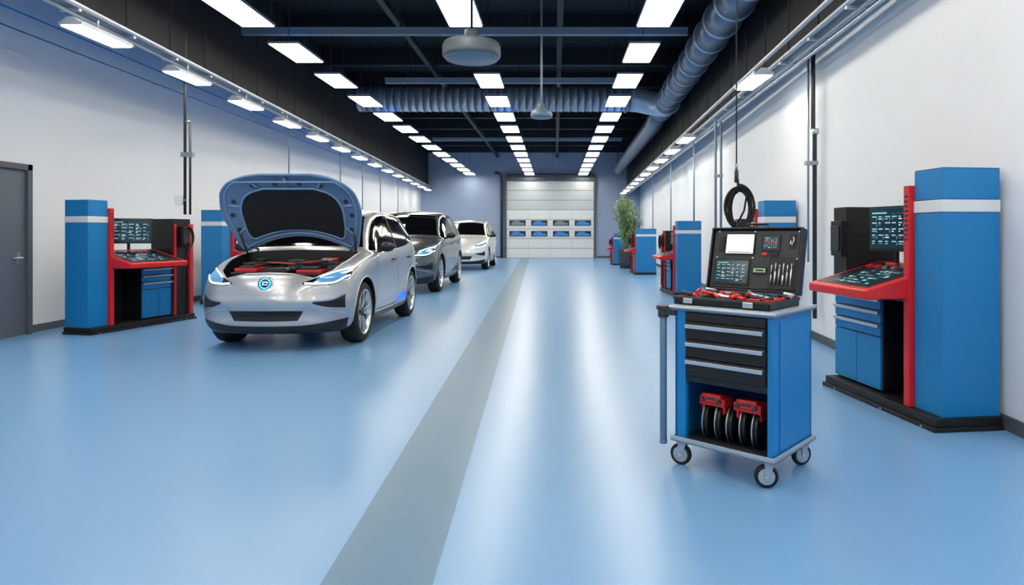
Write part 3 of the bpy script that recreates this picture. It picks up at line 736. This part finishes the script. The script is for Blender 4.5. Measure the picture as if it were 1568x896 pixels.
    for s_ in (-1,1):
        patch(b,zz_([(.40*s_,.745),(.55*s_,.80),(.70*s_,.865),(.82*s_,.90)]),zz_([(.40*s_,.73),(.52*s_,.715),(.68*s_,.72),(.84*s_,.80)]),'y','glass',n=40,m=12,off=.007)
        patch(b,zz_([(.53*s_,.782),(.66*s_,.835),(.79*s_,.875)]),zz_([(.53*s_,.738),(.66*s_,.745),(.80*s_,.80)]),'y','ledlens',n=24,m=6,off=.011)
        ribbon(b,zz_([(.42*s_,.735),(.54*s_,.728),(.68*s_,.735),(.83*s_,.81)]),'y','led',w=.016,off=.014)
        ribbon(b,zz_([(.56*s_,.80),(.70*s_,.855),(.80*s_,.882)]),'y','led',w=.012,off=.014)
    b.obj('headlights',e,recalc=False)
    h=SBVH.ray_cast(Vector((0,-2,.785)),Vector((0,1,0)))[0]; nrm=Vector((0,-1,.25)).normalized()
    b=MB()
    b.lathe([(0,.012),(.075,.012),(.088,.006),(.09,-.01)],h,nrm,'chrome',n=40)
    b.lathe([(0,.0155),(.074,.0155),(.074,.012)],h,nrm,'navy',n=40)
    b.lathe([(.048,.0165),(.066,.0165)],h,nrm,'cyan',n=40)
    u=Vector((1,0,0)); w=nrm.cross(u)
    for a,c,d_,f_ in ((-.025,.01,.03,.02),(-.025,-.02,.03,-.01),(-.03,-.02,-.018,.02),(.02,-.02,.032,.0)):
        b.add([h+nrm*.0175+u*p+w*-q for p,q in ((a,c),(d_,c),(d_,f_),(a,f_))],[(0,1,2,3)],'uiw' )
    b.obj('badge',e,recalc=False)
    if not open_hood:
        b=MB()
        ribbon(b,[(.55,.88),(.66,.99),(.70,1.04)],'y','black2'); ribbon(b,[(-.55,.88),(-.66,.99),(-.70,1.04)],'y','black2')
        b.obj('hood_seams',e,recalc=False); return e
    b=MB(Matrix.Translation((0,0,.03)))
    b.box(-.64,.64,.30,1.12,.655,.70,'dgrey')
    b.box(-.58,-.24,.36,.70,.70,.86,'black2'); b.box(-.54,-.28,.38,.66,.86,.91,'red'); b.box(-.5,-.32,.42,.6,.91,.935,'dgrey')
    b.box(.18,.52,.34,.62,.70,.85,'black2'); b.box(.2,.50,.36,.6,.85,.89,'red'); b.box(.25,.45,.38,.5,.89,.93,'dgrey')
    b.box(-.18,.12,.30,.80,.70,.89,'black2'); 
    for i in range(5): b.box(-.15,.09,.34+i*.09,.38+i*.09,.89,.91,'steel' if i%2 else 'dgrey')
    b.box(.18,.62,.7,1.08,.70,.97,'black2'); b.box(.54,.66,.45,.7,.70,.93,'dgrey')
    b.box(-.62,-.22,.76,1.08,.70,.96,'dgrey'); b.cyl((-.45,.90,.96),(-.45,.90,1.01),.06,'black2'); b.cyl((.4,.85,.97),(.4,.85,1.0),.08,'steel')
    b.box(-.1,.1,.86,1.08,.70,.99,'dgrey'); b.box(.3,.5,.93,1.03,.97,1.01,'red')
    b.obj('engine_bay_parts',e,.01)
    b=MB(Matrix.Translation((0,0,.03)))
    for i,k in enumerate(('black2','red','rubber','rubber')):
        b.tube([(-.5+i*.1,.6,.93),(-.3+i*.12,.5+.04*i,.97),(0+i*.1,.55,.955),(.3+i*.05,.7,.98),(.4,.95,.99)],.011,k)
    b.obj('hoses',e)
    b=MB(); pts=[]
    for a,c in [(0,.125),(.26,.125),(.50,.125),(.58,.22),(.65,.32),(.695,.52),(.73,.70),(.73,.95),(.73,1.14)]:
        h=SBVH.ray_cast(Vector((a,c,3)),Vector((0,0,-1)))[0]
        if h: pts.append(h)
    allp=[Vector((-p.x,p.y,p.z)) for p in pts[:0:-1]]+pts
    b.tube(allp,.011,paint,n=8)
    b.obj('bay_rim',e)
    # hood
    ang=61*D2R; hinge=Vector((-.04,1.22,1.14)); U=Vector((0,-math.cos(ang),math.sin(ang))); Nn=Vector((0,-math.sin(ang),-math.cos(ang)))
    HL=1.12
    wS=[0,.06,.3,.55,.75,.87,.95,.985,1.0]; wW=[.68,.73,.81,.865,.83,.74,.58,.44,.30]
    def hp(s_,x,o):
        s_=s_+(1-s_)*.20*max(0,1-(x/.74)**2)
        crown=.11*(x/.85)**2; edge=.10*max(0,s_-.6)**2/.16
        return hinge+U*(HL*s_)+Vector((x,0,0))+Nn*(o+crown*1.0+edge-.02)
    NS,NX=48,40; b=MB()
    def sheet(o,k):
        vs=[]
        for i in range(NS+1):
            s_=1-(1-i/NS)**1.4
            hw=float(pchip(wS,wW,np.array([s_]))[0])
            for j in range(NX+1): vs.append(hp(s_,-hw+2*hw*j/NX,o))
        b.add(vs,[(i*(NX+1)+j,i*(NX+1)+j+1,(i+1)*(NX+1)+j+1,(i+1)*(NX+1)+j) for i in range(NS) for j in range(NX)],k,True)
    sheet(0,paint); sheet(.03,'hoodin')
    out=[]
    for sg in (-1,1):
        seq=[(1-(1-i/NS)**1.4) for i in range(NS+1)]
        if sg>0: seq=seq[::-1]
        for s_ in seq: out.append((s_,sg*float(pchip(wS,wW,np.array([s_]))[0])))
    out+=[(0,.68-1.36*i/20) for i in range(1,20)]
    b.tube([hp(s_,x,.015) for s_,x in out],.019,'hoodin',n=8,closed=True)
    b.obj('hood_panel',e,recalc=False)
    b=MB()
    pw=lambda s_: float(pchip([.10,.15,.3,.5,.65,.74,.78],[.54,.59,.62,.63,.58,.47,.30],np.array([s_]))[0])
    vs=[];NP=30; pa,pl_=.10,.68
    for i in range(NP+1):
        s_=pa+pl_*i/NP
        for j in range(31):
            x=-pw(s_)+2*pw(s_)*j/30; vs.append(hp(s_,x,.048+.006*math.sin(j/30*math.pi)))
    b.add(vs,[(i*31+j,i*31+j+1,(i+1)*31+j+1,(i+1)*31+j) for i in range(NP) for j in range(30)],'pad',True)
    b.obj('insulation_pad',e,recalc=False)
    b=MB()
    rim=[(pa+pl_*i/20,-pw(pa+pl_*i/20)-.015) for i in range(21)]+[(pa+pl_*i/20,pw(pa+pl_*i/20)+.015) for i in range(20,-1,-1)]+[(pa,.55-1.1*i/16) for i in range(1,16)]
    b.tube([hp(s_,x,.04) for s_,x in rim],.016,'hoodrib',n=8,closed=True)
    wf=lambda s_: float(pchip(wS,wW,np.array([s_]))[0])
    rim=[(.04+.88*i/24,-wf(.04+.88*i/24)+.05) for i in range(25)]+[(.04+.88*i/24,wf(.04+.88*i/24)-.05) for i in range(24,-1,-1)]+[(.04,.66-1.32*i/16) for i in range(1,16)]
    b.tube([hp(s_,x,.035) for s_,x in rim],.012,'hoodrib',n=8,closed=True)
    for s_,x in ((.3,-.71),(.5,-.75),(.66,-.70),(.3,.71),(.5,.75),(.66,.70),(.84,-.42),(.85,-.15),(.85,.15),(.84,.42)):
        p=hp(s_,x,.036); b.lathe([(0,.001),(.022,.001),(.028,.006),(.032,0)],p,Nn,'dgrey',n=16)
    for x0,s0,x1,s1 in ((-.36,.79,-.42,.88),(.36,.79,.42,.88),(0,.79,0,.92),(-.63,.3,-.75,.25),(.63,.3,.75,.25),(-.62,.58,-.77,.63),(.62,.58,.77,.63)):
        b.tube([hp(s0,x0,.036),hp((s0+s1)/2,(x0+x1)/2,.042),hp(s1,x1,.036)],.014,'hoodrib')
    p=hp(.93,0,.04); b.cyl(p,p+Nn*.03,.02,'steel')
    b.obj('hood_ribs',e)
    b=MB()
    for s_ in (-1,1): b.tube([(s_*.70,1.08,1.08),hp(.33,s_*.74,.03)],.011,'black2'); b.tube([(s_*.6,1.14,1.12),(s_*.62,1.2,1.15),hp(.03,s_*.64,.03)],.016,'dgrey')
    b.obj('gas_struts',e)
    return e
m_open=body_mesh('silver',True)
make_car((-3.27,7.37,0),1.0,'silver',True,m_open)
mg=body_mesh('cargrey',False)
make_car((-3.66,14.35,0),1.12,'cargrey',False,mg)
mw=mg.copy(); mw.materials[0]=M['carwhite']
make_car((-3.5,23.9,0),1.1,'carwhite',False,mw)

# ---------------------------------------------------------------- world / colour
w=bpy.data.worlds.new('world'); bpy.context.scene.world=w; w.use_nodes=True
w.node_tree.nodes['Background'].inputs[0].default_value=(.5,.65,.9,1); w.node_tree.nodes['Background'].inputs[1].default_value=.3
bpy.context.scene.view_settings.view_transform='Standard'
bpy.context.scene.view_settings.look='None'
